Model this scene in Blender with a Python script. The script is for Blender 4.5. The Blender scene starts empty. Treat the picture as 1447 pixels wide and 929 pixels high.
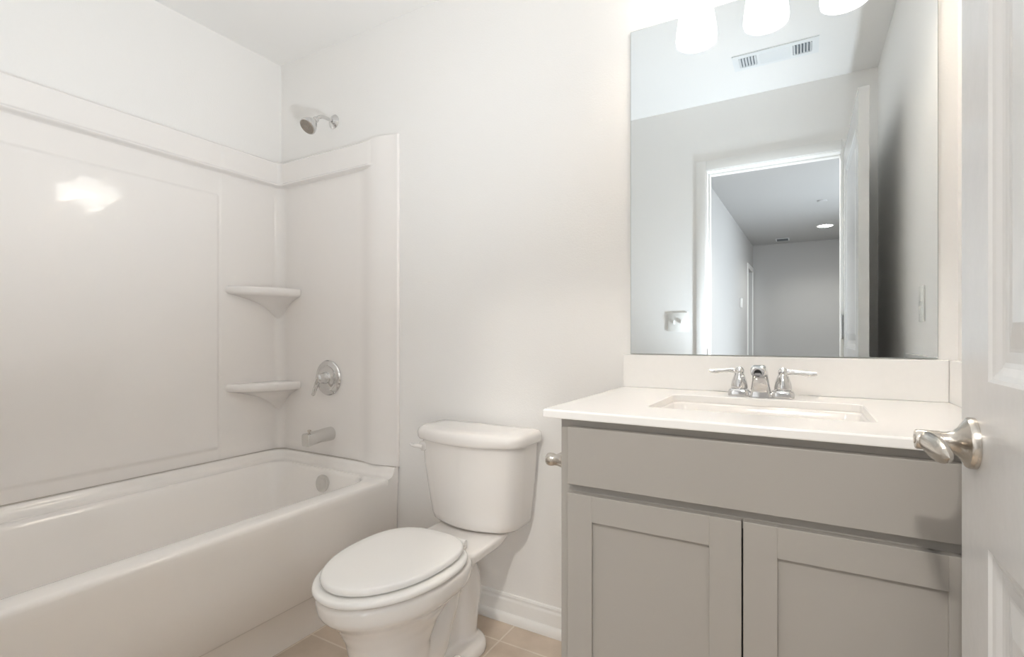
import bpy, bmesh, math
from mathutils import Vector, Matrix, noise
PI = math.pi
S = bpy.context.scene
C = S.collection

# ------------------------------------------------------------------ camera, world, light, exposure
CAMZ = 1.0645
D = 1.64          # back wall (behind mirror, toilet)
YF = 0.105        # inner face of the doorway wall
XR = 0.337        # right wall
XL = -2.30        # left wall
ZC = 2.447        # ceiling
cam_d = bpy.data.cameras.new('camera'); cam = bpy.data.objects.new('camera', cam_d); C.objects.link(cam)
cam.location = (0, 0, CAMZ); cam.rotation_euler = (PI / 2, 0, math.radians(29.9))
cam_d.sensor_width = 36; cam_d.lens = 712 / 1447 * 36; cam_d.shift_y = 12.5 / 1447
cam_d.clip_start = 0.02
S.camera = cam
S.view_settings.view_transform = 'Standard'; S.view_settings.look = 'None'
S.view_settings.gamma = 1; S.view_settings.use_curve_mapping = False
S.view_settings.exposure = 2.25
S.cycles.max_bounces = 16; S.cycles.diffuse_bounces = 10; S.cycles.glossy_bounces = 8
W = bpy.data.worlds.new('sky'); S.world = W; W.use_nodes = True
W.node_tree.nodes['Background'].inputs[0].default_value = (0.9, 0.95, 1.0, 1)
W.node_tree.nodes['Background'].inputs[1].default_value = 1.0
SHADE_E = 1.0
BULB_W = 2.0
FLASH_W = 24.0
HALL_FILL_W = 32.0  # power of the added fill lamp just outside the doorway
HALL_W = 15.0
DAY_W = 5.0
def area(name, loc, rot, sx, sy, watts, col, cat='light'):
    l = bpy.data.lights.new(name, 'AREA'); l.shape = 'RECTANGLE'; l.size = sx; l.size_y = sy
    l.energy = watts; l.color = col
    o = bpy.data.objects.new(name, l); C.objects.link(o); o.location = loc; o.rotation_euler = rot
    return o
# daylight from the room that opens off the hall
area('daylight', (1.75, -2.2, 1.35), (PI / 2, 0, PI / 2), 1.6, 1.8, DAY_W, (0.85, 0.93, 1.0))
# the photographer's flash in the doorway, bounced off the ceiling
fl = bpy.data.lights.new('bounced_flash', 'SPOT'); fl.energy = FLASH_W; fl.spot_size = math.radians(108); fl.spot_blend = 1.0
fl.shadow_soft_size = 0.05; fl.color = (0.85, 0.93, 1.0)
fo = bpy.data.objects.new('bounced_flash', fl); C.objects.link(fo); fo.location = (0.095, 0.32, 0.72)
fo.rotation_euler = Vector((-0.72, 0.02, 1.0)).to_track_quat('-Z', 'Y').to_euler()

# ------------------------------------------------------------------ materials
def nmat(name, col, rough=0.5, metal=0.0, spec=0.5, coat=0.0, coat_r=0.05, bump=0.0, bscale=30, var=0.0, vscale=4):
    m = bpy.data.materials.new(name); m.use_nodes = True
    nt = m.node_tree; b = nt.nodes['Principled BSDF']
    b.inputs['Base Color'].default_value = (*col, 1); b.inputs['Roughness'].default_value = rough
    b.inputs['Metallic'].default_value = metal; b.inputs['Specular IOR Level'].default_value = spec
    b.inputs['Coat Weight'].default_value = coat; b.inputs['Coat Roughness'].default_value = coat_r
    tc = nt.nodes.new('ShaderNodeNewGeometry')
    if bump:
        n = nt.nodes.new('ShaderNodeTexNoise'); n.inputs['Scale'].default_value = bscale
        nt.links.new(tc.outputs['Position'], n.inputs['Vector'])
        bp = nt.nodes.new('ShaderNodeBump'); bp.inputs['Strength'].default_value = 1.0
        bp.inputs['Distance'].default_value = bump
        nt.links.new(n.outputs['Fac'], bp.inputs['Height'])
        nt.links.new(bp.outputs['Normal'], b.inputs['Normal'])
        if coat: nt.links.new(bp.outputs['Normal'], b.inputs['Coat Normal'])
    if var:
        n = nt.nodes.new('ShaderNodeTexNoise'); n.inputs['Scale'].default_value = vscale
        nt.links.new(tc.outputs['Position'], n.inputs['Vector'])
        mx = nt.nodes.new('ShaderNodeMix'); mx.data_type = 'RGBA'
        mx.inputs['A'].default_value = (*col, 1); mx.inputs['B'].default_value = (*[c * (1 - var) for c in col], 1)
        nt.links.new(n.outputs['Fac'], mx.inputs['Factor']); nt.links.new(mx.outputs['Result'], b.inputs['Base Color'])
    return m
def emat(name, col, e):
    m = bpy.data.materials.new(name); m.use_nodes = True; nt = m.node_tree
    b = nt.nodes['Principled BSDF']; b.inputs['Base Color'].default_value = (*col, 1)
    b.inputs['Emission Color'].default_value = (*col, 1); b.inputs['Emission Strength'].default_value = e
    return m
M_wall = nmat('wall paint', (0.87, 0.855, 0.835), 0.6, spec=0.25, bump=0.0004, bscale=180)
M_ceil = nmat('ceiling paint', (0.87, 0.86, 0.845), 0.75, spec=0.2)
M_trim = nmat('trim paint', (0.87, 0.86, 0.84), 0.4, bump=0.0003, bscale=60)
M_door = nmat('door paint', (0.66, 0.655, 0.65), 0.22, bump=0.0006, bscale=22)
M_acr = nmat('acrylic surround', (0.87, 0.84, 0.815), 0.12, coat=0.5, coat_r=0.03, bump=0.004, bscale=5)
M_tub = nmat('tub acrylic', (0.90, 0.87, 0.84), 0.16, coat=0.4, coat_r=0.03)
M_por = nmat('porcelain', (0.86, 0.83, 0.80), 0.09, coat=0.4, coat_r=0.02)
M_seat = nmat('seat plastic', (0.90, 0.885, 0.86), 0.16)
M_quartz = nmat('quartz', (0.89, 0.875, 0.855), 0.13, var=0.03, vscale=60)
M_cab = nmat('cabinet paint', (0.385, 0.362, 0.333), 0.38, var=0.03, vscale=3)
M_dark = nmat('dark gap', (0.02, 0.02, 0.02), 0.8)
M_chrome = nmat('chrome', (0.71, 0.705, 0.70), 0.06, 1.0)
M_satin = nmat('satin chrome', (0.70, 0.69, 0.67), 0.25, 1.0)
M_nick = nmat('brushed nickel', (0.58, 0.54, 0.49), 0.24, 1.0, bump=0.0002, bscale=300)
M_spray = nmat('shower face', (0.30, 0.26, 0.22), 0.5)
M_mirror = nmat('mirror', (0.75, 0.79, 0.81), 0.0, 1.0)
M_medge = nmat('mirror edge', (0.42, 0.46, 0.44), 0.3)
M_caulk = nmat('caulk', (0.52, 0.48, 0.44), 0.6)
M_plate = nmat('plastic plate', (0.85, 0.84, 0.81), 0.3)
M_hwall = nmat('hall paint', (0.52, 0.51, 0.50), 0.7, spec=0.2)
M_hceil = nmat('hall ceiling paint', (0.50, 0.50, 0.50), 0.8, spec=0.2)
M_vent = nmat('vent paint', (0.80, 0.82, 0.83), 0.4)
M_ventd = nmat('vent recess', (0.12, 0.14, 0.16), 0.7)
M_shade = emat('lit frosted glass', (1.0, 0.965, 0.915), SHADE_E)
M_bulb = emat('lit bulb', (1.0, 0.965, 0.915), BULB_W)
M_down = emat('lit downlight', (1.0, 0.96, 0.9), 12.0)
M_carpet = nmat('hall carpet', (0.42, 0.38, 0.33), 0.95, bump=0.004, bscale=150)
def tile_mat():
    m = bpy.data.materials.new('floor tile'); m.use_nodes = True; nt = m.node_tree
    b = nt.nodes['Principled BSDF']
    g = nt.nodes.new('ShaderNodeNewGeometry')
    mp = nt.nodes.new('ShaderNodeMapping'); mp.vector_type = 'POINT'
    mp.inputs['Location'].default_value = (0.9187 / 0.302, -1.510 / 0.302, 0)
    mp.inputs['Scale'].default_value = (1 / 0.302,) * 3
    nt.links.new(g.outputs['Position'], mp.inputs['Vector'])
    br = nt.nodes.new('ShaderNodeTexBrick'); br.offset = 0.0; br.squash = 1.0
    br.inputs['Scale'].default_value = 1.0; br.inputs['Brick Width'].default_value = 1.0; br.inputs['Row Height'].default_value = 1.0
    br.inputs['Mortar Size'].default_value = 0.012; br.inputs['Mortar Smooth'].default_value = 0.15
    br.inputs['Color1'].default_value = (0.66, 0.555, 0.455, 1); br.inputs['Color2'].default_value = (0.61, 0.52, 0.43, 1)
    br.inputs['Mortar'].default_value = (0.78, 0.70, 0.61, 1)
    nt.links.new(mp.outputs[0], br.inputs['Vector'])
    n = nt.nodes.new('ShaderNodeTexNoise'); n.inputs['Scale'].default_value = 7; n.inputs['Detail'].default_value = 5
    nt.links.new(g.outputs['Position'], n.inputs['Vector'])
    mx = nt.nodes.new('ShaderNodeMix'); mx.data_type = 'RGBA'; mx.blend_type = 'MULTIPLY'
    cr = nt.nodes.new('ShaderNodeValToRGB'); cr.color_ramp.elements[0].color = (0.82, 0.80, 0.77, 1); cr.color_ramp.elements[1].color = (1.1, 1.1, 1.1, 1)
    cr.color_ramp.elements[0].position = 0.3; cr.color_ramp.elements[1].position = 0.7
    nt.links.new(n.outputs['Fac'], cr.inputs['Fac'])
    mx.inputs['Factor'].default_value = 1
    nt.links.new(br.outputs['Color'], mx.inputs['A']); nt.links.new(cr.outputs['Color'], mx.inputs['B'])
    nt.links.new(mx.outputs['Result'], b.inputs['Base Color'])
    bp = nt.nodes.new('ShaderNodeBump'); bp.inputs['Distance'].default_value = 0.0015; bp.invert = True
    nt.links.new(br.outputs['Fac'], bp.inputs['Height']); nt.links.new(bp.outputs['Normal'], b.inputs['Normal'])
    b.inputs['Roughness'].default_value = 0.38
    return m
M_tile = tile_mat()

# ------------------------------------------------------------------ helpers (all shapes given in world metres)
WL = {}
def link(name, bm, mat, parent=None, smooth=True, angle=35, origin=None):
    bmesh.ops.recalc_face_normals(bm, faces=bm.faces)
    me = bpy.data.meshes.new(name); 
    vs = [v.co for v in bm.verts]
    if origin is None:
        mn = Vector((min(v[i] for v in vs) for i in range(3))); mx_ = Vector((max(v[i] for v in vs) for i in range(3)))
        origin = Vector(((mn.x + mx_.x) / 2, (mn.y + mx_.y) / 2, mn.z))
    origin = Vector(origin)
    bmesh.ops.translate(bm, verts=bm.verts, vec=-origin)
    bm.to_mesh(me); bm.free()
    me.materials.append(mat)
    if smooth:
        for p in me.polygons: p.use_smooth = True
        me.set_sharp_from_angle(angle=math.radians(angle))
    o = bpy.data.objects.new(name, me); C.objects.link(o)
    WL[o.name] = origin
    if parent is not None:
        o.parent = parent; o.location = origin - WL[parent.name]
    else: o.location = origin
    return o
def thing(name, label, cat, loc, group=None):
    o = bpy.data.objects.new(name, None); C.objects.link(o); o.location = loc; o.empty_display_size = 0.05
    WL[o.name] = Vector(loc); o['label'] = label; o['category'] = cat
    if group: o['group'] = group
    return o
def tag(o, label, cat, group=None):
    o['label'] = label; o['category'] = cat
    if group: o['group'] = group
    return o
def struct(o): o['kind'] = 'structure'; return o
def nb(): return bmesh.new()
def box(bm, x0, x1, y0, y1, z0, z1, bev=0.0, seg=2):
    r = bmesh.ops.create_cube(bm, size=1)
    for v in r['verts']:
        v.co = Vector(((x0 + x1) / 2 + v.co.x * (x1 - x0), (y0 + y1) / 2 + v.co.y * (y1 - y0), (z0 + z1) / 2 + v.co.z * (z1 - z0)))
    if bev:
        es = {e for v in r['verts'] for e in v.link_edges}
        bmesh.ops.bevel(bm, geom=list(es), offset=bev, segments=seg, profile=0.5, affect='EDGES')
    return bm
def B(*a, **k): return box(nb(), *a, **k)
def loft(bm, rings, cap0=True, cap1=True, closed=True):
    R = [[bm.verts.new(p) for p in r] for r in rings]
    n = len(R[0])
    for a, b in zip(R, R[1:]):
        for i in range(n if closed else n - 1):
            j = (i + 1) % n
            try: bm.faces.new((a[i], a[j], b[j], b[i]))
            except ValueError: pass
    if cap0: bm.faces.new(R[0][::-1])
    if cap1: bm.faces.new(R[-1])
    return bm
def basis(ax):
    ax = Vector(ax).normalized(); t = Vector((0, 0, 1)) if abs(ax.z) < 0.9 else Vector((1, 0, 0))
    u = ax.cross(t).normalized(); v = ax.cross(u).normalized(); return ax, u, v
def lathe(bm, c, ax, prof, n=40, cap0=True, cap1=True):
    """prof = [(dist along axis, radius)]"""
    ax, u, v = basis(ax); c = Vector(c)
    rings = [[c + ax * d + (u * math.cos(2 * PI * i / n) + v * math.sin(2 * PI * i / n)) * max(r, 1e-5) for i in range(n)] for d, r in prof]
    return loft(bm, rings, cap0, cap1)
def tube(bm, pts, rad, n=20, sub=8, flat=None):
    """smooth tube through points; rad list per point; flat = (su, sv) scale list"""
    P = [Vector(p) for p in pts]; k = len(P)
    if not isinstance(rad, (list, tuple)): rad = [rad] * k
    Q = []; R = []
    for i in range(k - 1):
        p0 = P[max(i - 1, 0)]; p1 = P[i]; p2 = P[i + 1]; p3 = P[min(i + 2, k - 1)]
        for s in range(sub):
            t = s / sub
            Q.append(0.5 * ((2 * p1) + (p2 - p0) * t + (2 * p0 - 5 * p1 + 4 * p2 - p3) * t * t + (3 * p1 - p0 - 3 * p2 + p3) * t ** 3))
            R.append(rad[i] + (rad[i + 1] - rad[i]) * (t * t * (3 - 2 * t)))
    Q.append(P[-1]); R.append(rad[-1])
    tan = [(Q[min(i + 1, len(Q) - 1)] - Q[max(i - 1, 0)]).normalized() for i in range(len(Q))]
    _, u, v = basis(tan[0]); rings = []
    for q, r, t in zip(Q, R, tan):
        u = (u - t * u.dot(t)).normalized(); v = t.cross(u)
        fu, fv = flat if flat else (1, 1)
        rings.append([q + (u * math.cos(2 * PI * i / n) * fu + v * math.sin(2 * PI * i / n) * fv) * max(r, 1e-5) for i in range(n)])
    return loft(bm, rings)
def rrect(x0, x1, y0, y1, z, r, k=8):
    """rounded rectangle ring, 4*(k+1) points"""
    r = max(min(r, (x1 - x0) / 2 - 1e-4, (y1 - y0) / 2 - 1e-4), 1e-4); out = []
    for cx, cy, a0 in ((x1 - r, y1 - r, 0), (x0 + r, y1 - r, 90), (x0 + r, y0 + r, 180), (x1 - r, y0 + r, 270)):
        for i in range(k + 1):
            a = math.radians(a0 + 90 * i / k); out.append(Vector((cx + r * math.cos(a), cy + r * math.sin(a), z)))
    return out
def grid(bm, rows):
    V = [[bm.verts.new(p) for p in r] for r in rows]
    for a, b in zip(V, V[1:]):
        for i in range(len(a) - 1): bm.faces.new((a[i], a[i + 1], b[i + 1], b[i]))
def sstep(a, b, x):
    t = min(max((x - a) / (b - a), 0), 1); return t * t * (3 - 2 * t)
def profile_x(bm, prof, x0, x1):
    """extrude (y, z) profile along x"""
    return loft(bm, [[Vector((x, y, z)) for y, z in prof] for x in (x0, x1)])
def profile_y(bm, prof, y0, y1):
    return loft(bm, [[Vector((x, y, z)) for x, z in prof] for y in (y0, y1)])

# ------------------------------------------------------------------ the setting
T = 0.12
struct(link('floor', B(XL - T, XR + T, 0.0, D + T, -0.05, 0.0), M_tile, smooth=False))
struct(link('ceiling', B(XL - T, XR + T, 0.0, D + T, ZC, ZC + 0.05), M_ceil, smooth=False))
struct(link('wall_back', B(XL - T, XR + T, D, D + T, 0, ZC), M_wall, smooth=False))
struct(link('wall_left', B(XL - T, XL, 0.0, D, 0, ZC), M_wall, smooth=False))
struct(link('wall_right', B(XR, XR + T, 0.0, D, 0, ZC), M_wall, smooth=False))
JL, JR, DH = -0.485, 0.178, 2.045      # clear doorway
bm = nb()
box(bm, XL, JL - 0.018, 0.0, YF, 0, ZC); box(bm, JR + 0.018, XR, 0.0, YF, 0, ZC)
box(bm, JL - 0.018, JR + 0.018, 0.0, YF, DH + 0.018, ZC)
struct(link('wall_front', bm, M_wall, smooth=False))
# doorway frame (jambs, head, casing)
bm = nb()
box(bm, JL - 0.018, JL, -0.003, YF + 0.002, 0, DH + 0.018, 0.001); box(bm, JR, JR + 0.018, -0.003, YF + 0.002, 0, DH + 0.018, 0.001)
box(bm, JL, JR, -0.003, YF + 0.002, DH, DH + 0.018, 0.001)
box(bm, JL, JL + 0.010, 0.02, 0.055, 0, DH, 0.002); box(bm, JL + 0.01, JR, 0.02, 0.055, DH - 0.010, DH, 0.002)
cw = 0.057
for y0, y1 in ((YF, YF + 0.008), (-0.013, 0.0)):
    box(bm, JL - 0.005 - cw, JL - 0.005, y0, y1, 0, DH + 0.005 + cw, 0.003)
    box(bm, JR + 0.005, JR + 0.005 + cw, y0, y1, 0, DH + 0.005 + cw, 0.003)
    box(bm, JL - 0.005, JR + 0.005, y0, y1, DH + 0.005, DH + 0.005 + cw, 0.003)
struct(link('trim_1', bm, M_trim, angle=60))

def baseboard(x0, x1):
    y = D
    p = [(y, 0), (y - 0.026, 0), (y - 0.027, 0.010), (y - 0.024, 0.024), (y - 0.018, 0.031), (y - 0.0125, 0.033),
         (y - 0.012, 0.074), (y - 0.0115, 0.078), (y - 0.008, 0.083), (y - 0.0075, 0.089), (y - 0.0085, 0.092), (y - 0.006, 0.098), (y - 0.002, 0.1), (y, 0.1)]
    return profile_x(nb(), p, x0, x1)
struct(link('baseboard_back', baseboard(-1.505, -0.476), M_trim, angle=30))
def bb_front(x0, x1, y):
    p = [(y, 0), (y + 0.012, 0), (y + 0.012, 0.08), (y + 0.006, 0.098), (y, 0.1)]
    return profile_x(nb(), p, x0, x1)
struct(link('baseboard_front', bb_front(-1.505, JL - 0.064, YF), M_trim, angle=30))
bm = nb(); p = [(XR, 0), (XR - 0.012, 0), (XR - 0.012, 0.08), (XR - 0.006, 0.098), (XR, 0.1)]
profile_y(bm, p, YF, 1.05)
struct(link('baseboard_right', bm, M_trim, angle=30))

# the hall behind the doorway, seen in the mirror
HF = -5.15
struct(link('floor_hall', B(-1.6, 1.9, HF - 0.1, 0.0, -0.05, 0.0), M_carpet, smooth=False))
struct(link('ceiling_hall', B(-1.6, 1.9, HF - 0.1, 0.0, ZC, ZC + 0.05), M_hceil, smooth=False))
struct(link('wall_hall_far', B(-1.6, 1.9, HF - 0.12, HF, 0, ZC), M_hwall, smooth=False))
def skew(bm, ya, xa, yb, xb, th, z0, z1):
    vs = [Vector((xa, ya, 0)), Vector((xb, yb, 0)), Vector((xb - th, yb, 0)), Vector((xa - th, ya, 0))]
    loft(bm, [[v + Vector((0, 0, z)) for v in vs] for z in (z0, z1)])
hx = lambda y: -0.735 + (y + 1.0) / (-4.15) * 0.095
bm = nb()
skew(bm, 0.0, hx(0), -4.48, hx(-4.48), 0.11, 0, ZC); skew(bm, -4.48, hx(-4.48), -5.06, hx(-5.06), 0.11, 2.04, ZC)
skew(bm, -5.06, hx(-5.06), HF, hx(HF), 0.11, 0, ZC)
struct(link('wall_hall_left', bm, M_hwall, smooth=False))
bm = nb()
skew(bm, -4.42, hx(-4.42) + 0.012, -4.48, hx(-4.48) + 0.012, 0.012, 0, 2.10); skew(bm, -4.48, hx(-4.48) + 0.012, -5.06, hx(-5.06) + 0.012, 0.012, 2.04, 2.10)
skew(bm, -5.06, hx(-5.06) + 0.012, -5.11, hx(-5.11) + 0.012, 0.012, 0, 2.10)
struct(link('trim_2', bm, M_trim, smooth=False))
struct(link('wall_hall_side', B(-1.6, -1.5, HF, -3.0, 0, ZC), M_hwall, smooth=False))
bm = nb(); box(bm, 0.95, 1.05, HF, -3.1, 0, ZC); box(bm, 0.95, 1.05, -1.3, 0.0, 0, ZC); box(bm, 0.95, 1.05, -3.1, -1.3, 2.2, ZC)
struct(link('wall_hall_right', bm, M_hwall, smooth=False))

# ------------------------------------------------------------------ bathtub
TX0, TX1, TY0, TY1 = XL + 0.002, -1.508, YF + 0.002, D - 0.002
DZ = 0.465
tub = thing('bathtub', 'white alcove bathtub with a flat apron beside the toilet', 'bathtub', ((TX0 + TX1) / 2, (TY0 + TY1) / 2, 0))
bm = nb()
K = 12
def ring(ax, z, r, b=None):
    return rrect(TX0, TX1 - ax, TY0, TY1, z, r, K)
def inner(x0, x1, y0, y1, z, r): return rrect(x0, x1, y0, y1, z, r, K)
rings = [ring(0.020, 0.0, 0.004), ring(0.020, 0.125, 0.004), ring(0.012, 0.133, 0.004), ring(0.004, 0.142, 0.004), ring(0.004, 0.30, 0.004), ring(0.0, 0.425, 0.004),
         ring(0.0, 0.448, 0.004), ring(0.003, 0.457, 0.006), ring(0.008, 0.4625, 0.008), ring(0.016, DZ, 0.010)]
ix0, ix1, iy0, iy1 = -2.214, -1.596, 0.20, 1.572
for e, z, r in ((0.010, DZ - 0.0005, 0.10), (0.0, DZ - 0.003, 0.10), (-0.006, DZ - 0.010, 0.10), (-0.010, DZ - 0.022, 0.10)):
    rings.append(inner(ix0 - e, ix1 + e, iy0 - e, iy1 + e, z, r + e))
for t, z in ((0.25, 0.40), (0.5, 0.30), (0.8, 0.20)):
    rings.append(inner(ix0 + 0.012 + 0.05 * t, ix1 - 0.012 - 0.06 * t, iy0 + 0.012 + 0.22 * t, iy1 - 0.012 - 0.05 * t, z, 0.10))
rings += [inner(ix0 + 0.08, ix1 - 0.09, iy0 + 0.26, iy1 - 0.09, 0.145, 0.10), inner(ix0 + 0.13, ix1 - 0.14, iy0 + 0.33, iy1 - 0.15, 0.125, 0.08),
          inner(ix0 + 0.25, ix1 - 0.25, iy0 + 0.6, iy1 - 0.3, 0.12, 0.03)]
loft(bm, rings)
link('tub_shell', bm, M_tub, tub, angle=50)
# upstand cove running round the three walls
def upath(off, rc=0.05, n=10, xend=TX1 + 0.003):
    """U path near end -> left wall -> back wall, offset into the room"""
    pts = []; x0 = XL + off; y0 = YF + off; y1 = D - off
    pts.append((xend, y0))
    for cx, cy, a0 in ((x0 + rc, y0 + rc, 270), (x0 + rc, y1 - rc, 180)):
        for i in range(n + 1):
            a = math.radians(a0 - 90 * i / n); pts.append((cx + rc * math.cos(a), cy + rc * math.sin(a)))
    pts.append((xend, y1)); return pts
prof = [(0.004, 0.44), (0.004, 0.505), (0.010, 0.5085), (0.022, 0.508), (0.028, 0.503), (0.032, 0.490), (0.037, 0.477), (0.047, 0.469), (0.065, 0.4655), (0.066, 0.44)]
rows = []
for off, z in prof:
    rc = max(0.09 - off, 0.03)
    rows.append([Vector((x, y, z)) for x, y in upath(off, rc)])
bm = nb(); n = len(rows[0])
loft(bm, [[rows[j][i] for j in range(len(prof))] for i in range(n)])
link('wall_upstand', bm, M_tub, tub, angle=50)
bm = nb(); oy = 1.545
lathe(bm, (-1.872, oy + 0.006, 0.405), (0, -1, 0.12), [(0, 0.036), (0.010, 0.0385), (0.014, 0.038), (0.0165, 0.034), (0.0175, 0.010), (0.0165, 0.006), (0.0165, 0.0)], 40)
o = link('overflow_cover', bm, M_satin, tub); o['label'] = 'round chrome overflow cover'
bm = nb(); lathe(bm, (-1.90, 1.30, 0.119), (0, 0, 1), [(0, 0.034), (0.004, 0.034), (0.006, 0.028), (0.003, 0.02)], 32)
o = link('drain', bm, M_chrome, tub); o['label'] = 'round chrome drain'

# ------------------------------------------------------------------ shower surround
sur = thing('shower_surround', 'glossy off-white acrylic wall surround rising above the bathtub', 'shower surround', (-2.27, 0.87, 0.5087))
Z0, Z1 = 0.5095, 1.94
RC = 0.055
XE = -1.500
L1 = (D - RC) - YF - 0.002; LA = RC * PI / 2; L2 = XE - (XL + RC); LT = L1 + LA + L2
def sur_base(s):
    """point on the wall line and inward normal"""
    if s < L1: return Vector((XL, YF + 0.002 + s, 0)), Vector((1, 0, 0))
    if s < L1 + LA:
        a = PI - (s - L1) / RC
        return Vector((XL + RC + RC * math.cos(a), D - RC + RC * math.sin(a), 0)), Vector((-math.cos(a), -math.sin(a), 0))
    return Vector((XL + RC + s - L1 - LA, D, 0)), Vector((0, -1, 0))
def sur_d(s, z):
    d = 0.008
    lip = sstep(1.812, 1.822, z)
    band = 0.021 * lip + 0.008 * math.exp(-((z - 1.824) / 0.007) ** 2)
    band -= 0.010 * sstep(1.930, 1.94, z)
    yy = YF + 0.002 + s
    # large raised field on the long wall
    fr = sstep(0.28, 0.30, yy) * (1 - sstep(1.305, 1.322, yy)) * sstep(0.552, 0.572, z) * (1 - sstep(1.70, 1.718, z))
    cor = 0.003 * sstep(1.312, 1.332, yy) * (1 - sstep(L1 + LA * 0.4, L1 + LA, s))
    # vertical border at the open end of the back panel
    xx = XL + RC + s - L1 - LA
    col = 0.018 * sstep(-1.735, -1.625, xx) * (1 - 0.92 * sstep(-1.615, -1.505, xx)) if s > L1 + LA else 0.0
    soft = 0.003 * sstep(-1.86, -1.70, xx) if s > L1 + LA else 0.0
    if s > L1 + LA: band *= 1 - sstep(-1.66, -1.60, xx)
    d += max(band, col + soft) + 0.006 * fr + cor
    d += 0.004 * (1 - sstep(0.51, 0.56, z))
    if s > LT - 0.008: d *= 0.45 + 0.55 * math.sqrt(max(0.0, 1 - ((s - LT + 0.008) / 0.008) ** 2))
    return d
ss = [LT * i / 300 for i in range(301)] + [LT - 0.002, LT - 0.004, LT - 0.006] + [L1 + LA * i / 16 for i in range(17)]
for c in (0.29, 1.313, 1.322): ss += [c - YF - 0.002 + k * 0.003 for k in range(-5, 6)]
ss = sorted(set(round(x, 5) for x in ss if 0 <= x <= LT + 1e-6))
zs = [Z0 + (Z1 - Z0) * i / 110 for i in range(111)] + [1.808 + 0.002 * k for k in range(15)] + [1.70 + 0.003 * k for k in range(7)] + [0.552 + .003 * k for k in range(7)] + [1.93, 1.932, 1.935, 1.938]
zs = sorted(set(round(z, 5) for z in zs))
bm = nb(); rows = []
for z in zs:
    r = []
    for s in ss:
        p, nn = sur_base(s); r.append(Vector((p.x, p.y, z)) + nn * sur_d(s, z))
    rows.append(r)
# top and end returns to the wall
rows.append([Vector((sur_base(s)[0].x, sur_base(s)[0].y, Z1)) + sur_base(s)[1] * 0.0005 for s in ss])
grid(bm, rows)
ends = [Vector((XE, D - 0.0005, z)) for z in zs + [Z1]]
grid(bm, [[rows[i][-1] for i in range(len(rows))], ends])
bmesh.ops.remove_doubles(bm, verts=bm.verts, dist=1e-6)
link('wall_panel', bm, M_acr, sur, angle=60)
# dark caulk line where the panel meets the tub upstand
rows = [[Vector((x, y, z)) for x, y in upath(off, 0.07)] for off, z in ((0.003, 0.5087), (0.003, 0.5102), (0.0238, 0.5102), (0.0238, 0.5087))]
bm = nb(); loft(bm, [[rows[j][i] for j in range(4)] for i in range(len(rows[0]))])
link('caulk_joint', bm, M_caulk, sur, smooth=False)
def corner_shelf(zt, nm):
    A = Vector((XL + 0.012, 1.345, 0)); Cn = Vector((XL + 0.012, D - 0.010, 0)); E = Vector((-2.135, D - 0.010, 0))
    # outline: corner, along back wall, bowed front edge
    out = []
    n = 26
    P1 = Vector((-2.150, 1.50, 0)); P2 = Vector((-2.225, 1.365, 0))
    for i in range(n + 1):
        t = i / n
        q = E * (1 - t) ** 3 + 3 * P1 * t * (1 - t) ** 2 + 3 * P2 * t * t * (1 - t) + A * t ** 3
        out.append(q)
    out.append(Cn + Vector((0, -0.1, 0))); out.append(Cn)
    out.append(Cn + Vector((0.05, 0, 0)))
    rings = []
    for s, z in ((0.45, zt), (0.95, zt), (0.978, zt - 0.003), (0.995, zt - 0.009), (1.0, zt - 0.017), (0.995, zt - 0.026), (0.975, zt - 0.033), (0.94, zt - 0.037), (0.86, zt - 0.041), (0.74, zt - 0.048), (0.60, zt - 0.058), (0.44, zt - 0.072), (0.30, zt - 0.092), (0.17, zt - 0.12), (0.05, zt - 0.155)):
        rings.append([Cn + (p - Cn) * s + Vector((0, 0, z)) for p in out])
    bm = nb(); loft(bm, rings)
    return link(nm, bm, M_acr, sur, angle=50)
corner_shelf(1.302, 'corner_shelf'); corner_shelf(0.848, 'corner_shelf')

# ------------------------------------------------------------------ shower fittings
FX = -1.91
PF = D - 0.0105     # panel face
sh = thing('wall_shower', 'small chrome shower head on a bent arm above the surround', 'shower', (FX, D, 2.08))
bm = nb(); lathe(bm, (FX, D + 0.001, 2.080), (0, -1, 0), [(0, 0.033), (0.003, 0.033), (0.006, 0.030), (0.012, 0.019), (0.018, 0.013), (0.018, 0.0)], 36)
link('wall_flange', bm, M_chrome, sh)
bm = nb(); tube(bm, [(FX, D - 0.006, 2.080), (FX, 1.60, 2.081), (FX, 1.57, 2.078), (FX, 1.545, 2.062), (FX, 1.535, 2.052)], 0.0085, 16)
link('arm', bm, M_chrome, sh)
hd = Vector((-0.05, -0.72, -0.78)).normalized(); hc = Vector((FX, 1.540, 2.056))
bm = nb(); lathe(bm, hc, hd, [(-0.004, 0.010), (0.0, 0.0135), (0.010, 0.0145), (0.016, 0.013), (0.022, 0.018), (0.034, 0.027), (0.050, 0.035), (0.062, 0.0385), (0.068, 0.038), (0.070, 0.034)], 40)
head = link('head', bm, M_chrome, sh)
bm = nb(); lathe(bm, hc + hd * 0.068, hd, [(0, 0.034), (0.0035, 0.0335), (0.0045, 0.030), (0.0035, 0.012), (0.006, 0.010), (0.006, 0)], 36)
ax, u, v = basis(hd)
for rr, nn in ((0.016, 8), (0.024, 14), (0.030, 18)):
    for i in range(nn):
        a = 2 * PI * i / nn; lathe(bm, hc + hd * 0.071 + (u * math.cos(a) + v * math.sin(a)) * rr, hd, [(0, 0.0016), (0.003, 0.0010)], 6)
o = link('spray_face', bm, M_spray, head); o['label'] = 'dark perforated spray face'

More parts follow.
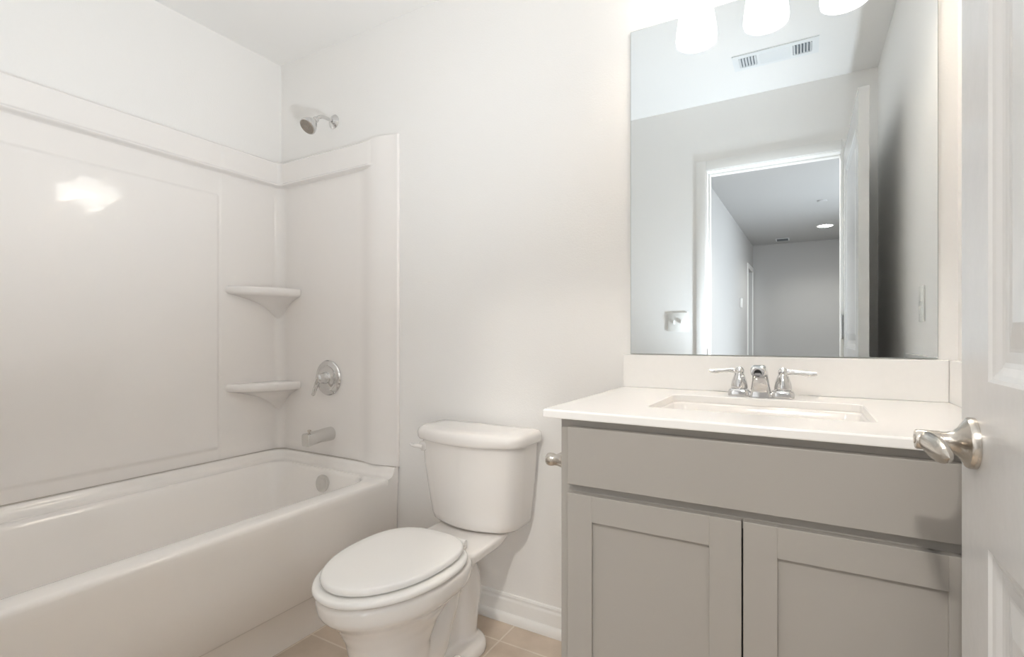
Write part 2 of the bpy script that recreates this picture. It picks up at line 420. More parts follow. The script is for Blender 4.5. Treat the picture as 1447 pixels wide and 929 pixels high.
va = thing('shower_valve', 'round chrome shower valve with a single lever above the tub spout', 'shower valve', (-1.935, PF, 0.874))
bm = nb(); vc = Vector((-1.935, PF + 0.001, 0.874))
lathe(bm, vc, (0, -1, 0), [(0, 0.083), (0.004, 0.083), (0.009, 0.079), (0.012, 0.068), (0.014, 0.062), (0.012, 0.056), (0.013, 0.040), (0.016, 0.034), (0.016, 0)], 64)
link('escutcheon', bm, M_chrome, va)
bm = nb(); lathe(bm, vc, (0, -1, 0), [(0.012, 0.030), (0.020, 0.028), (0.030, 0.026), (0.040, 0.022), (0.052, 0.021), (0.060, 0.020), (0.066, 0.014), (0.068, 0)], 40)
link('hub', bm, M_chrome, va)
bm = nb(); tube(bm, [vc + Vector((0, -0.055, 0.004)), vc + Vector((-0.008, -0.060, -0.02)), vc + Vector((-0.016, -0.064, -0.045)), vc + Vector((-0.020, -0.070, -0.072)), vc + Vector((-0.021, -0.071, -0.080))], [0.016, 0.014, 0.011, 0.010, 0.006], 20, 8, (1.0, 0.7))
link('lever', bm, M_chrome, va)

sp = thing('tub_spout', 'brushed nickel tub spout with a small diverter knob over the tub end', 'tub spout', (-1.92, PF, 0.61))
bm = nb(); c = Vector((-1.92, PF + 0.002, 0.612)); sec = []
for d, hw, zt, zb, r in ((0.0, 0.030, 0.032, -0.032, 0.03), (0.030, 0.030, 0.032, -0.032, 0.03), (0.055, 0.0285, 0.028, -0.030, 0.026), (0.085, 0.026, 0.024, -0.031, 0.018), (0.110, 0.0255, 0.022, -0.034, 0.014), (0.135, 0.025, 0.020, -0.036, 0.010), (0.142, 0.024, 0.019, -0.036, 0.009), (0.145, 0.021, 0.016, -0.033, 0.007)):
    sec.append([Vector((c.x + p.x, c.y - d, c.z + p.y)) for p in rrect(-hw, hw, zb, zt, 0, r, 6)])
loft(bm, sec); spb = link('body', bm, M_satin, sp)
bm = nb(); lathe(bm, c + Vector((0, -0.122, 0.020)), (0, 0, 1), [(0, 0.004), (0.008, 0.004), (0.009, 0.0085), (0.013, 0.009), (0.016, 0.006), (0.0165, 0)], 20)
link('diverter_knob', bm, M_nick, sp)

# ------------------------------------------------------------------ toilet
TX = -1.03
toi = thing('toilet', 'white two-piece toilet with closed lid between tub and vanity', 'toilet', (TX, 1.25, 0))
def egg(yf, yb, hw, z, n=48, p=2.15, sq=0.5):
    """egg outline: pointed-round front (small y), squarer rear. widest toward rear"""
    yc = yf + (yb - yf) * 0.58; out = []
    for i in range(n):
        a = 2 * PI * i / n; cs, sn = math.cos(a), math.sin(a)
        if sn < 0: e = 2.0; L = yc - yf
        else: e = 2.0 + sq * 2; L = yb - yc
        x = math.copysign(abs(cs) ** (2 / e), cs) * hw; y = math.copysign(abs(sn) ** (2 / e), sn) * L
        out.append(Vector((TX + x, yc + y, z)))
    return out
bm = nb()
loft(bm, [egg(0.950, 1.19, 0.108, 0.0, sq=0.6), egg(0.952, 1.19, 0.104, 0.03, sq=.6), egg(0.958, 1.19, 0.098, 0.10), egg(0.958, 1.19, 0.098, 0.18), egg(0.945, 1.22, 0.108, 0.235), egg(0.925, 1.26, 0.126, 0.275),
          egg(0.905, 1.30, 0.146, 0.303), egg(0.884, 1.32, 0.166, 0.322), egg(0.871, 1.325, 0.177, 0.334), egg(0.865, 1.33, 0.181, 0.346), egg(0.862, 1.33, 0.183, 0.374), egg(0.866, 1.328, 0.180, 0.383), egg(0.876, 1.32, 0.170, 0.386)])
# rear deck that carries the tank
def drect(hw, y0, y1, z, r): return [Vector((TX + p.x, p.y, z)) for p in rrect(-hw, hw, y0, y1, 0, r, 8)]
loft(bm, [drect(0.050, 1.15, 1.38, 0.255, 0.03), drect(0.078, 1.14, 1.42, 0.300, 0.03), drect(0.118, 1.13, 1.445, 0.335, 0.03), drect(0.137, 1.13, 1.50, 0.350, 0.03), drect(0.141, 1.13, 1.55, 0.374, 0.03), drect(0.135, 1.135, 1.545, 0.382, 0.026)])
# trapway
tube(bm, [(TX, 1.08, 0.17), (TX, 1.145, 0.125), (TX, 1.215, 0.125), (TX, 1.285, 0.19), (TX, 1.34, 0.265), (TX, 1.40, 0.275), (TX, 1.43, 0.20), (TX, 1.425, 0.12), (TX, 1.42, 0.03)], [0.080, 0.092, 0.092, 0.074, 0.066, 0.072, 0.074, 0.066, 0.062], 28, 8)
# rear web and foot
loft(bm, [drect(0.036, 1.10, 1.44, 0.02, 0.02), drect(0.036, 1.10, 1.44, 0.29, 0.02)])
loft(bm, [drect(0.105, 1.08, 1.495, 0.0, 0.085), drect(0.105, 1.08, 1.495, 0.022, 0.085), drect(0.098, 1.09, 1.488, 0.036, 0.08), drect(0.080, 1.11, 1.47, 0.042, 0.06)])
bowl = link('bowl', bm, M_por, toi)
rm = bowl.modifiers.new('fuse', 'REMESH'); rm.mode = 'VOXEL'; rm.voxel_size = 0.006; rm.use_smooth_shade = True
sm = bowl.modifiers.new('soft', 'SMOOTH'); sm.factor = 0.5; sm.iterations = 6
for sx in (-1, 1):
    bm = nb(); lathe(bm, (TX + sx * 0.082, 1.30, 0.030), (0, 0, 1), [(0, 0.017), (0.012, 0.0165), (0.020, 0.012), (0.024, 0.005), (0.0245, 0)], 24)
    link('bolt_cap', bm, M_por, toi)
# seat ring and lid
def slab(bm, yf, yb, hw, z0, z1, r, sq=0.35, dome=0.0):
    R = []; k = 6
    for i in range(k + 1):
        a = -PI / 2 + PI * i / k; e = r * (1 - math.cos(a)); z = (z0 + z1) / 2 + math.sin(a) * (z1 - z0) / 2
        R.append(egg(yf + e, yb - e, hw - e, z, 72, sq=sq))
    for f in (0.03, 0.07, 0.12):
        R.append(egg(yf + r + f, yb - r - f, hw - r - f, z1 + dome * (1 - (1 - f / 0.12) ** 2), 72, sq=sq))
    return loft(bm, R)
seat = link('seat', slab(nb(), 0.854, 1.312, 0.185, 0.3895, 0.4095, 0.010), M_seat, toi, angle=60)
lid = link('lid', slab(nb(), 0.874, 1.310, 0.166, 0.4125, 0.4335, 0.010, dome=0.003), M_seat, toi, angle=60)
for sx in (-1, 1):
    bm = nb(); lathe(bm, (TX + sx * 0.075 - 0.024, 1.322, 0.406), (1, 0, 0), [(0, 0.008), (0.002, 0.0105), (0.046, 0.0105), (0.048, 0.008)], 20)
    box(bm, TX + sx * 0.075 - 0.018, TX + sx * 0.075 + 0.018, 1.308, 1.340, 0.383, 0.400, 0.004)
    link('seat_hinge', bm, M_seat, toi)
# tank
def tank_ring(hw, yf, yb, z, bow, n=14, rc=0.075):
    """flat rear, bowed front"""
    out = []
    # rear edge left to right
    pts = []
    rb = 0.02
    for cx, cy, a0 in ((hw - rb, yb - rb, 90), ):
        pass
    for i in range(7):
        a = math.radians(180 - 90 * i / 6); out.append((-hw + rb + rb * math.cos(a), yb - rb + rb * math.sin(a)))
    for i in range(7):
        a = math.radians(90 - 90 * i / 6); out.append((hw - rb + rb * math.cos(a), yb - rb + rb * math.sin(a)))
    # right front corner, bowed front, left front corner
    yc = yf + bow
    for i in range(9):
        a = math.radians(0 - 78 * i / 8); out.append((hw - rc + rc * math.cos(a), yc + rc + rc * math.sin(a)))
    x1 = hw - rc + rc * math.cos(math.radians(-78)); y1 = yc + rc + rc * math.sin(math.radians(-78))
    for i in range(1, 2 * n):
        t = i / (2 * n); x = x1 * (1 - 2 * t); y = yf + (y1 - yf) * (x / x1) ** 2; out.append((x, y))
    for i in range(9):
        a = math.radians(-102 - 78 * i / 8); out.append((-hw + rc + rc * math.cos(a), yc + rc + rc * math.sin(a)))
    return [Vector((TX + x, y, z)) for x, y in out]
YB = D - 0.022
bm = nb()
loft(bm, [tank_ring(0.150, 1.462, YB - 0.02, 0.3865, 0.018), tank_ring(0.170, 1.450, YB - 0.01, 0.390, 0.020), tank_ring(0.182, 1.442, YB - 0.005, 0.400, 0.022), tank_ring(0.188, 1.437, YB, 0.42, 0.024), tank_ring(0.197, 1.425, YB, 0.50, 0.026),
          tank_ring(0.207, 1.413, YB, 0.60, 0.028), tank_ring(0.213, 1.406, YB, 0.700, 0.03)])
tank = link('tank', bm, M_por, toi, angle=50)
bm = nb()
loft(bm, [tank_ring(0.214, 1.400, YB + 0.004, 0.690, 0.032), tank_ring(0.223, 1.392, YB + 0.006, 0.693, 0.034), tank_ring(0.226, 1.389, YB + 0.008, 0.700, 0.034), tank_ring(0.227, 1.388, YB + 0.008, 0.716, 0.034), tank_ring(0.224, 1.391, YB + 0.007, 0.727, 0.034),
          tank_ring(0.217, 1.398, YB + 0.002, 0.7345, 0.034), tank_ring(0.205, 1.412, YB - 0.01, 0.738, 0.032), tank_ring(0.16, 1.45, YB - 0.05, 0.7395, 0.02)])
link('tank_lid', bm, M_por, toi, angle=60)
bm = nb(); hxx = TX - 0.180
lathe(bm, (hxx, 1.452, 0.665), (0, -1, 0), [(0, 0.019), (0.006, 0.019), (0.010, 0.016), (0.012, 0.008)], 28)
tube(bm, [(hxx + 0.004, 1.436, 0.665), (hxx - 0.012, 1.425, 0.668), (hxx - 0.026, 1.424, 0.668), (hxx - 0.042, 1.428, 0.670)], [0.012, 0.013, 0.010, 0.007], 18, 8, (1, 0.6))
o = link('flush_lever', bm, M_por, toi)
bm = nb(); lathe(bm, (TX, 1.53, 0.378), (0, 0, 1), [(0, 0.035), (0.012, 0.035)], 32)
o = link('tank_gasket', bm, M_dark, toi); o['label'] = 'dark rubber gasket under the tank'

# ------------------------------------------------------------------ vanity
VX0, VX1, VYF = -0.475, 0.283, 1.052
van = thing('vanity_cabinet', 'grey painted shaker vanity cabinet with two doors under the white countertop', 'cabinet', ((VX0 + VX1) / 2, 1.34, 0))
CB = 0.883
bm = nb()
box(bm, VX0, VX0 + 0.016, VYF + 0.0195, D - 0.003, 0.0, CB); box(bm, VX1 - 0.016, VX1, VYF + 0.0195, D - 0.003, 0.0, CB)
box(bm, VX0, VX0 + 0.045, VYF, VYF + 0.02, 0.0, 0.09); box(bm, VX1 - 0.045, VX1, VYF, VYF + 0.02, 0.0, 0.09)
box(bm, VX0 + 0.016, VX1 - 0.016, VYF + 0.03, D - 0.003, 0.1, 0.12); box(bm, VX0 + 0.016, VX1 - 0.016, D - 0.012, D - 0.003, 0.1, CB)
# face frame
box(bm, VX0, VX0 + 0.045, VYF, VYF + 0.02, 0.09, CB, 0.0006); box(bm, VX1 - 0.045, VX1, VYF, VYF + 0.02, 0.09, CB, 0.0006)
box(bm, VX0 + 0.045, VX1 - 0.045, VYF, VYF + 0.02, CB - 0.045, CB); box(bm, VX0 + 0.045, VX1 - 0.045, VYF, VYF + 0.02, 0.70, 0.76)
box(bm, VX0 + 0.045, VX1 - 0.045, VYF, VYF + 0.02, 0.09, 0.13); box(bm, VX0 + 0.016, VX1 - 0.016, VYF + 0.07, VYF + 0.085, 0.0, 0.1)
box(bm, VX0 + 0.045, VX1 - 0.045, VYF + 0.012, VYF + 0.016, 0.76, CB - 0.045)
link('body', bm, M_cab, van, smooth=False)
FY = VYF - 0.0195
link('drawer_front', B(-0.4515, 0.2585, FY, VYF - 0.0005, 0.739, 0.8655, bev=0.0012), M_cab, van, smooth=False)
def shaker(x0, x1, z0, z1, st=0.057):
    bm = nb(); y0, y1 = FY, VYF - 0.0005
    box(bm, x0, x0 + st, y0, y1, z0, z1, 0.0010); box(bm, x1 - st, x1, y0, y1, z0, z1, 0.0010)
    box(bm, x0 + st - 0.0003, x1 - st + 0.0003, y0 + 0.00005, y1, z1 - st, z1, 0.0008); box(bm, x0 + st - 0.0003, x1 - st + 0.0003, y0 + 0.00005, y1, z0, z0 + st, 0.0008)
    box(bm, x0 + st - 0.002, x1 - st + 0.002, y0 + 0.008, y1 - 0.004, z0 + st - 0.002, z1 - st + 0.002)
    return link('door', bm, M_cab, van, smooth=False)
dm = -0.0965
shaker(-0.4515, dm - 0.0015, 0.115, 0.7195); shaker(dm + 0.0015, 0.2585, 0.115, 0.7195)
o = link('shadow_gap', B(dm - 0.03, dm + 0.03, VYF - 0.0004, VYF + 0.0002, 0.13, 0.70), M_dark, van, smooth=False)
link('filler_strip', B(VX1 + 0.0003, XR - 0.0005, VYF, VYF + 0.018, 0.0, CB), M_cab, van, smooth=False)

# countertop with undermount opening
CT = 0.9025; CU = 0.8835
cx0, cx1, cyf = -0.510, XR - 0.0005, 1.025
sx0, sx1, sy0, sy1 = -0.315, 0.126, 1.175, 1.475
top = thing('countertop', 'white quartz countertop with sink cut-out over the grey vanity', 'countertop', ((cx0 + cx1) / 2, 1.33, CU))
bm = nb(); K2 = 8
outer = lambda z, e: rrect(cx0 + e, cx1, cyf + e, D - 0.001, z, 0.002 + 0.001, K2)
inn = lambda z, e: rrect(sx0 - e, sx1 + e, sy0 - e, sy1 + e, z, 0.022, K2)
rg = [inn(CU, 0), inn(CT - 0.002, 0), inn(CT, 0.002), outer(CT, 0.003), outer(CT - 0.002, 0.001), outer(CT - 0.004, 0), outer(CU + 0.002, 0), outer(CU, 0.001)]
loft(bm, rg + [rg[0]], False, False)
bmesh.ops.remove_doubles(bm, verts=bm.verts, dist=1e-6)
link('slab', bm, M_quartz, top, smooth=False)
tag(link('backsplash', B(cx0, cx1 - 0.0205, D - 0.020, D - 0.0005, CT + 0.0003, 1.008, bev=0.0012), M_quartz, smooth=False), 'long white quartz backsplash strip directly under the mirror', 'backsplash')
tag(link('side_splash', B(cx1 - 0.020, cx1, cyf + 0.012, D - 0.0005, CT + 0.0003, 1.008, bev=0.0012), M_quartz, smooth=False), 'short white quartz splash against the right wall beside the door', 'side splash')
sink = thing('sink_basin', 'white rectangular undermount sink basin below the faucet', 'sink', ((sx0 + sx1) / 2, 1.325, 0.75))
bm = nb()
def sr(e, z, r): return rrect(sx0 - e, sx1 + e, sy0 - e, sy1 + e, z, r, K2)
loft(bm, [sr(0.024, CU - 0.0006, 0.03), sr(-0.001, CU - 0.0006, 0.024), sr(-0.005, CU - 0.006, 0.028), sr(-0.010, 0.84, 0.034), sr(-0.016, 0.79, 0.04), sr(-0.030, 0.768, 0.05), sr(-0.06, 0.759, 0.05), sr(-0.12, 0.755, 0.03)], False, True)
loft(bm, [sr(0.024, CU - 0.0008, 0.03), sr(0.024, CU - 0.012, 0.03), sr(0.006, CU - 0.014, 0.03), sr(0.004, 0.79, 0.04), sr(-0.02, 0.752, 0.05), sr(-0.10, 0.745, 0.03)], False, True)
link('basin', bm, M_por, sink, angle=50)
bm = nb(); lathe(bm, (-0.095, 1.33, 0.7552), (0, 0, 1), [(0, 0.024), (0.002, 0.024), (0.003, 0.021), (0.002, 0.016), (0.005, 0.014), (0.007, 0)], 30)
link('drain_stopper', bm, M_chrome, sink)

# faucet
fx, fy = -0.097, 1.532
fa = thing('faucet', 'chrome centerset faucet with two lever handles at the rear of the counter', 'faucet', (fx, fy, CT))
bm = nb()
for sx in (-1, 1):
    c = fx + sx * 0.0535
    loft(bm, [[Vector((c + p.x, fy + p.y, CT + z)) for p in rrect(-a, a, -b, b, 0, r, 8)] for a, b, z, r in ((0.0275, 0.0265, 0.0004, 0.012), (0.0275, 0.0265, 0.010, 0.012), (0.0262, 0.0255, 0.016, 0.012), (0.024, 0.0235, 0.0195, 0.012))])
box(bm, fx - 0.04, fx + 0.04, fy - 0.02, fy + 0.02, CT + 0.0004, CT + 0.012, 0.003)
link('base_plate', bm, M_chrome, fa, angle=50)
bm = nb(); S_ = []
# spout: flared foot, rising and reaching forward, open outlet tipped down and outward
for y, z, hw, hh, tx, r in ((0.000, 0.0006, 0.0285, 0.024, 0, 0.010), (0.000, 0.008, 0.0268, 0.0235, 0, 0.010), (-0.002, 0.022, 0.0232, 0.021, 5, 0.010), (-0.008, 0.038, 0.0205, 0.018, 20, 0.010), (-0.022, 0.052, 0.0192, 0.0155, 42, 0.010), (-0.043, 0.062, 0.0186, 0.0135, 62, 0.009),
                          (-0.068, 0.066, 0.0183, 0.0125, 76, 0.008), (-0.092, 0.065, 0.0180, 0.012, 84, 0.008), (-0.106, 0.063, 0.0172, 0.0112, 88, 0.008), (-0.110, 0.0625, 0.0150, 0.0095, 90, 0.007)):
    a = math.radians(tx)
    sec = []
    for p in rrect(-hw, hw, -hh, hh, 0, r, 6):
        # section plane tilts from horizontal to vertical
        sec.append(Vector((fx + p.x, fy + y + p.y * math.cos(a), CT + z * 1.18 + p.y * math.sin(a))))
    S_.append(sec)
loft(bm, S_); spout = link('spout', bm, M_chrome, fa, angle=60)
bm = nb(); lathe(bm, (fx, fy - 0.107, CT + 0.0715), (0, -1, -0.35), [(0, 0.009), (0.004, 0.009), (0.0042, 0.0075), (0.003, 0.007), (0.003, 0)], 28)
link('aerator', bm, M_dark, spout)
bm = nb(); lathe(bm, (fx, fy + 0.012, CT + 0.0), (0, 0, 1), [(0, 0.0025), (0.070, 0.0025), (0.072, 0.006), (0.078, 0.006), (0.080, 0.003)], 16)
link('lift_rod', bm, M_chrome, fa)
for sx in (-1, 1):
    c = Vector((fx + sx * 0.0535, fy, CT + 0.0196))
    bm = nb()
    lathe(bm, c, (0, 0, 1), [(0, 0.0195), (0.003, 0.0215), (0.008, 0.0215), (0.020, 0.0195), (0.032, 0.0155), (0.040, 0.0125), (0.043, 0.0115), (0.046, 0.0125), (0.052, 0.0125), (0.058, 0.009), (0.061, 0.004), (0.0615, 0)], 40)
    h = link('handle', bm, M_chrome, fa)
    bm = nb(); tube(bm, [c + Vector((sx * 0.004, 0, 0.048)), c + Vector((sx * 0.022, -0.004, 0.050)), c + Vector((sx * 0.042, -0.008, 0.0485)), c + Vector((sx * 0.062, -0.012, 0.046)), c + Vector((sx * 0.078, -0.015, 0.048))], [0.0095, 0.0065, 0.0058, 0.0068, 0.0045], 18, 8, (0.75, 1.0))
    link('lever', bm, M_chrome, h)

# mirror
mx0, mx1, mz0, mz1 = -0.489, 0.298, 1.0105, 2.070
mir = thing('mirror', 'large frameless rectangular wall mirror above the backsplash', 'mirror', ((mx0 + mx1) / 2, D, mz0))
link('glass_edge', B(mx0, mx1, D - 0.0055, D - 0.0005, mz0, mz1), M_medge, mir, smooth=False)
bm = nb(); e = 0.0012
box(bm, mx0 + e, mx1 - e, D - 0.0062, D - 0.0050, mz0 + e, mz1 - e)
link('mirror_face', bm, M_mirror, mir, smooth=False)

# vanity light
lx = -0.096
vl = thing('vanity_light', 'three-shade vanity light bar above the mirror, glowing', 'wall light', (lx, D, 2.20))
link('back_plate', B(lx - 0.29, lx + 0.29, D - 0.024, D - 0.0005, 2.235, 2.305, bev=0.004), M_nick, vl)
for i, dx in enumerate((-0.205, 0, 0.205)):
    cx = lx + dx; cy = D - 0.115
    bm = nb(); tube(bm, [(cx, D - 0.02, 2.27), (cx, D - 0.07, 2.275), (cx, cy + 0.01, 2.262), (cx, cy, 2.235), (cx, cy, 2.225)], 0.008, 14)
    lathe(bm, (cx, cy, 2.225), (0, 0, -1), [(0, 0.012), (0.008, 0.022), (0.030, 0.024), (0.031, 0.018)], 28)
    arm = link('arm', bm, M_nick, vl)
    bm = nb()
    P = [(2.200, 0.026), (2.196, 0.036), (2.180, 0.043), (2.150, 0.050), (2.115, 0.0565), (2.075, 0.062), (2.050, 0.064), (2.036, 0.062)]
    Q = [(2.036, 0.059), (2.050, 0.061), (2.075, 0.059), (2.115, 0.0535), (2.150, 0.047), (2.180, 0.040), (2.194, 0.030), (2.197, 0.022)]
    lathe(bm, (cx, cy, 0), (0, 0, 1), P + Q + [P[0]], 48, False, False)
    bmesh.ops.remove_doubles(bm, verts=bm.verts, dist=1e-6)
    shd = link('lamp_shade', bm, M_shade, vl)
    shd['label'] = 'glowing frosted glass shade'
    bm = nb(); lathe(bm, (cx, cy, 2.195), (0, 0, -1), [(0, 0.012), (0.03, 0.014), (0.05, 0.022), (0.075, 0.030), (0.10, 0.028), (0.118, 0.016), (0.124, 0)], 28)
    link('bulb', bm, M_bulb, vl)

# paper holder on the cabinet side: two posts, the roller between them
ph = thing('toilet_paper_holder', 'empty brushed nickel toilet paper holder on the left side of the vanity', 'paper holder', (VX0, 1.13, 0.76))
py, pz = 1.095, 0.772
for y in (py, py + 0.155):
    bm = nb(); lathe(bm, (VX0 - 0.0003, y, pz), (-1, 0, 0), [(0, 0.024), (0.005, 0.024), (0.009, 0.020), (0.016, 0.016), (0.028, 0.0135), (0.036, 0.013), (0.039, 0.0145), (0.044, 0.0155), (0.050, 0.0155), (0.055, 0.0135), (0.058, 0.008), (0.059, 0)], 30)
    link('post', bm, M_nick, ph)

bm = nb(); lathe(bm, (VX0 - 0.040, py + 0.010, pz), (0, 1, 0), [(0, 0.006), (0.02, 0.008), (0.115, 0.008), (0.135, 0.006)], 20)
link('roller', bm, M_nick, ph)

# ------------------------------------------------------------------ entry door, swung into the room
DX0, DX1, DY0, DY1 = 0.190, 0.225, 0.122, 0.905
door = thing('open_door', 'white two-panel interior door standing open at the right edge', 'door', ((DX0 + DX1) / 2, (DY0 + DY1) / 2, 0.01))
P_st = 0.112
panels = ((0.24, 0.815), (1.012, 1.915))
def door_face(bm, x, sgn):
    ya, yb = DY0 + P_st, DY1 - P_st
    zl = [0.012, panels[0][0], panels[0][1], panels[1][0], panels[1][1], 2.035]
    def q(y0, y1, z0, z1):
        bm.faces.new([bm.verts.new(p) for p in ((x, y0, z0), (x, y1, z0), (x, y1, z1), (x, y0, z1))])
    q(DY0, ya, zl[0], zl[5]); q(yb, DY1, zl[0], zl[5])
    q(ya, yb, zl[0], zl[1]); q(ya, yb, zl[2], zl[3]); q(ya, yb, zl[4], zl[5])
    for z0, z1 in panels:
        R = []
        for e, d in ((0, 0), (0.004, 0.003), (0.010, 0.0045), (0.018, 0.008), (0.024, 0.009), (0.036, 0.009), (0.040, 0.0085), (0.060, 0.0045), (0.068, 0.003), (0.072, 0.003)):
            R.append([Vector((x - sgn * d * -1, y, z)) for y, z in ((ya + e, z0 + e), (yb - e, z0 + e), (yb - e, z1 - e), (ya + e, z1 - e))])
        loft(bm, R, False, True)
bm = nb(); door_face(bm, DX0, 1); door_face(bm, DX1, -1)
for a, b in (((DY0, 0.012), (DY1, 0.012)), ((DY1, 0.012), (DY1, 2.035)), ((DY1, 2.035), (DY0, 2.035)), ((DY0, 2.035), (DY0, 0.012))):
    bm.faces.new([bm.verts.new(p) for p in ((DX0, *a), (DX0, *b), (DX1, *b), (DX1, *a))])
bmesh.ops.remove_doubles(bm, verts=bm.verts, dist=1e-5)
link('door_leaf', bm, M_door, door, smooth=False)
ky, kz = 0.845, 0.930
def knob(x, s):
    bm = nb()
    lathe(bm, (x, ky, kz), (-s, 0, 0), [(0.0002, 0.0325), (0.006, 0.0325), (0.009, 0.031), (0.011, 0.027), (0.016, 0.019), (0.022, 0.0135), (0.028, 0.0120), (0.034, 0.0118), (0.0345, 0.0128), (0.058, 0.0128), (0.060, 0.0118), (0.0605, 0.006), (0.0615, 0.005), (0.0615, 0)], 48)
    if s > 0 or True:
        # paddle lever reaching back toward the hinge side
        rings = []
        for t in range(15):
            u = t / 14; y = ky - 0.002 - u * 0.094
            h = 0.0115 * (1 + 0.30 * math.sin(PI * min(u * 1.1, 1))) * math.sqrt(max(1e-4, 1 - max(0, (u - 0.62) / 0.38) ** 2)); th = 0.0115 * math.sqrt(max(1e-3, 1 - max(0, (u - 0.7) / 0.3) ** 2)) * (1 - 0.3 * u)
            xc = x - s * (0.047 - 0.004 * u * u); zc = kz - 0.004 * u
            rings.append([Vector((xc + math.cos(2 * PI * k / 20) * th, y, zc + math.sin(2 * PI * k / 20) * h)) for k in range(20)])
        loft(bm, rings)
    return bm
o = link('door_handle', knob(DX0, 1), M_nick, door); o['label'] = 'brushed nickel lever handle'
o = link('door_handle', knob(DX1, -1), M_nick, door)
bm = nb()
lathe(bm, (0.1835, 0.117, 1.055), (0, 0, 1), [(0, 0.003), (0.003, 0.006), (0.125, 0.006), (0.128, 0.003)], 16)
box(bm, 0.1875, 0.1897, 0.124, 0.158, 1.06, 1.178, 0.0005)
o = link('hinge', bm, M_chrome, door); o['label'] = 'chrome hinge on the hinge-side edge'
o = link('strike_plate', B(JL + 0.0002, JL + 0.002, YF - 0.03, YF + 0.004, 0.955, 1.0, bev=0.0005), M_nick, None); tag(o, 'small metal strike plate on the door jamb seen in the mirror', 'strike plate')

# ------------------------------------------------------------------ things seen in the mirror
sw = thing('light_switch', 'white double rocker switch plate left of the doorway in the mirror', 'light switch', (-0.655, YF, 1.14))
link('plate', B(-0.713, -0.597, YF + 0.0005, YF + 0.006, 1.10, 1.215, bev=0.002), M_plate, sw)
for x in (-0.678, -0.632):
    link('toggle', B(x - 0.005, x + 0.005, YF + 0.005, YF + 0.016, 1.146, 1.168, bev=0.002), M_plate, sw)
ol = thing('wall_outlet', 'white outlet plate on the right wall reflected at the mirror edge', 'outlet', (XR, 1.21, 1.11))
link('plate', B(XR - 0.006, XR - 0.0005, 1.175, 1.245, 1.115, 1.230, bev=0.002), M_plate, ol)
for z in (1.150, 1.193): link('socket', B(XR - 0.008, XR - 0.0055, 1.194, 1.226, z - 0.014, z + 0.014, bev=0.001), M_plate, ol)
# ceiling register
rx, ry = -0.115, 0.50
rg_ = thing('ceiling_vent', 'white rectangular ceiling register reflected near the mirror top', 'vent', (rx, ry, ZC))
RW, RD = 0.185, 0.075
bm = nb(); zt = ZC - 0.0005
for a in ((rx - RW, rx + RW, ry - RD, ry - RD + 0.028), (rx - RW, rx + RW, ry + RD - 0.028, ry + RD), (rx - RW, rx - RW + 0.028, ry - RD + 0.028, ry + RD - 0.028), (rx + RW - 0.028, rx + RW, ry - RD + 0.028, ry + RD - 0.028),
          (rx - 0.078, rx - 0.065, ry - RD + 0.028, ry + RD - 0.028), (rx + 0.065, rx + 0.078, ry - RD + 0.028, ry + RD - 0.028)):
    box(bm, *a, zt - 0.006, zt)
link('frame', bm, M_vent, rg_, smooth=False)
link('duct_opening', B(rx - RW + 0.02, rx + RW - 0.02, ry - RD + 0.02, ry + RD - 0.02, zt - 0.001, zt), M_ventd, rg_, smooth=False)
def tilt_slat(bm, c, hl, axis, ang, w=0.011):
    d = Vector((math.cos(ang), 0, math.sin(ang))) if axis == 'y' else Vector((0, math.cos(ang), math.sin(ang)))
    l = Vector((0, hl, 0)) if axis == 'y' else Vector((hl, 0, 0))
    n = d.cross(l).normalized() * 0.0006
    vs = [c - d * w / 2 - l, c + d * w / 2 - l, c + d * w / 2 + l, c - d * w / 2 + l]
    loft(bm, [[v - n for v in vs], [v + n for v in vs]])
for sx in (-1, 1):
    for i in range(6):
        bm = nb(); tilt_slat(bm, Vector((rx + sx * (0.084 + i * 0.0135), ry, zt - 0.006)), 0.048, 'y', math.radians(sx * -50))
        link('louver', bm, M_vent, rg_, smooth=False)
for i in range(6):
    bm = nb(); tilt_slat(bm, Vector((rx, ry - 0.04 + i * 0.016, zt - 0.006)), 0.066, 'x', math.radians(35), 0.016)
    link('louver', bm, M_vent, rg_, smooth=False)

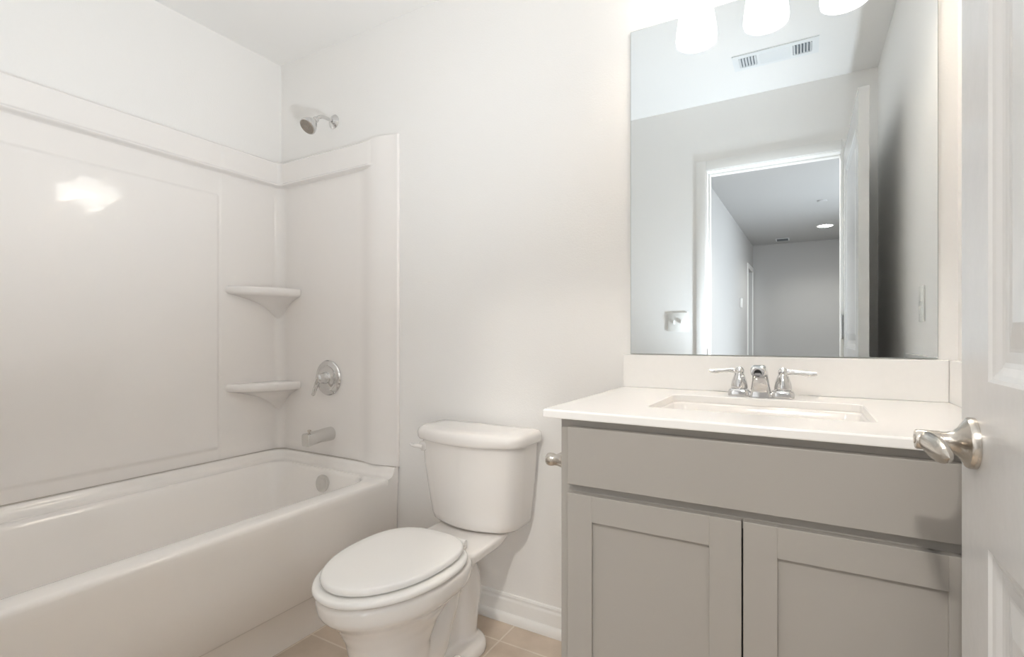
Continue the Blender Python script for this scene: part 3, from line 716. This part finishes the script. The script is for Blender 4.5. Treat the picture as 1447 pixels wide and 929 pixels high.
def downlight(x, y, label, watts):
    dl = thing('recessed_downlight', label, 'downlight', (x, y, ZC))
    bm = nb(); lathe(bm, (x, y, ZC - 0.0005), (0, 0, -1), [(0, 0.095), (0.004, 0.094), (0.007, 0.085), (0.004, 0.078), (0.003, 0.078)], 40, True, False)
    link('trim_ring', bm, M_plate, dl)
    bm = nb(); lathe(bm, (x, y, ZC - 0.002), (0, 0, -1), [(0, 0.077), (0.0035, 0.077)], 40)
    link('lens', bm, M_down, dl)
    l = bpy.data.lights.new('downlight_glow', 'SPOT'); l.energy = watts; l.spot_size = 2.6; l.spot_blend = 0.6; l.shadow_soft_size = 0.07; l.color = (1, 0.95, 0.88)
    o = bpy.data.objects.new('downlight_glow', l); C.objects.link(o); o.parent = dl; o.location = (0, 0, -0.012)
downlight(0.25, -4.06, 'round glowing recessed downlight in the hall ceiling near the far wall', HALL_W)
downlight(-0.15, -0.75, 'added unseen fill downlight in the hall ceiling just outside the doorway', HALL_FILL_W)  # added lamp, out of view, to brighten the cabinet front and floor
hv = thing('hall_ceiling_vent', 'small dark return vent in the hall ceiling near the far wall', 'vent', (-0.235, -4.80, ZC))
hv_b = B(-0.235 - 0.085, -0.235 + 0.085, -4.80 - 0.10, -4.80 + 0.10, ZC - 0.006, ZC - 0.0005, bev=0.002)
link('frame', hv_b, M_vent, hv)
bm = nb()
box(bm, -0.235 - 0.07, -0.235 + 0.07, -4.80 - 0.085, -4.80 + 0.085, ZC - 0.0075, ZC - 0.0055)
o = link('grille', bm, M_ventd, hv); o['label'] = 'dark grille'
bm = nb(); lathe(bm, (0.18, -2.70, ZC - 0.0005), (0, 0, -1), [(0, 0.042), (0.006, 0.042), (0.010, 0.034), (0.011, 0.0)], 32)
tag(link('smoke_detector', bm, M_hceil), 'small flat round grey detector on the hall ceiling', 'smoke detector')
xt = hx(-3.7)
bm = B(xt + 0.001, xt + 0.022, -3.76, -3.66, 1.44, 1.56, bev=0.004)
tag(link('thermostat', bm, M_plate), 'small white thermostat on the left hall wall in the mirror', 'thermostat')
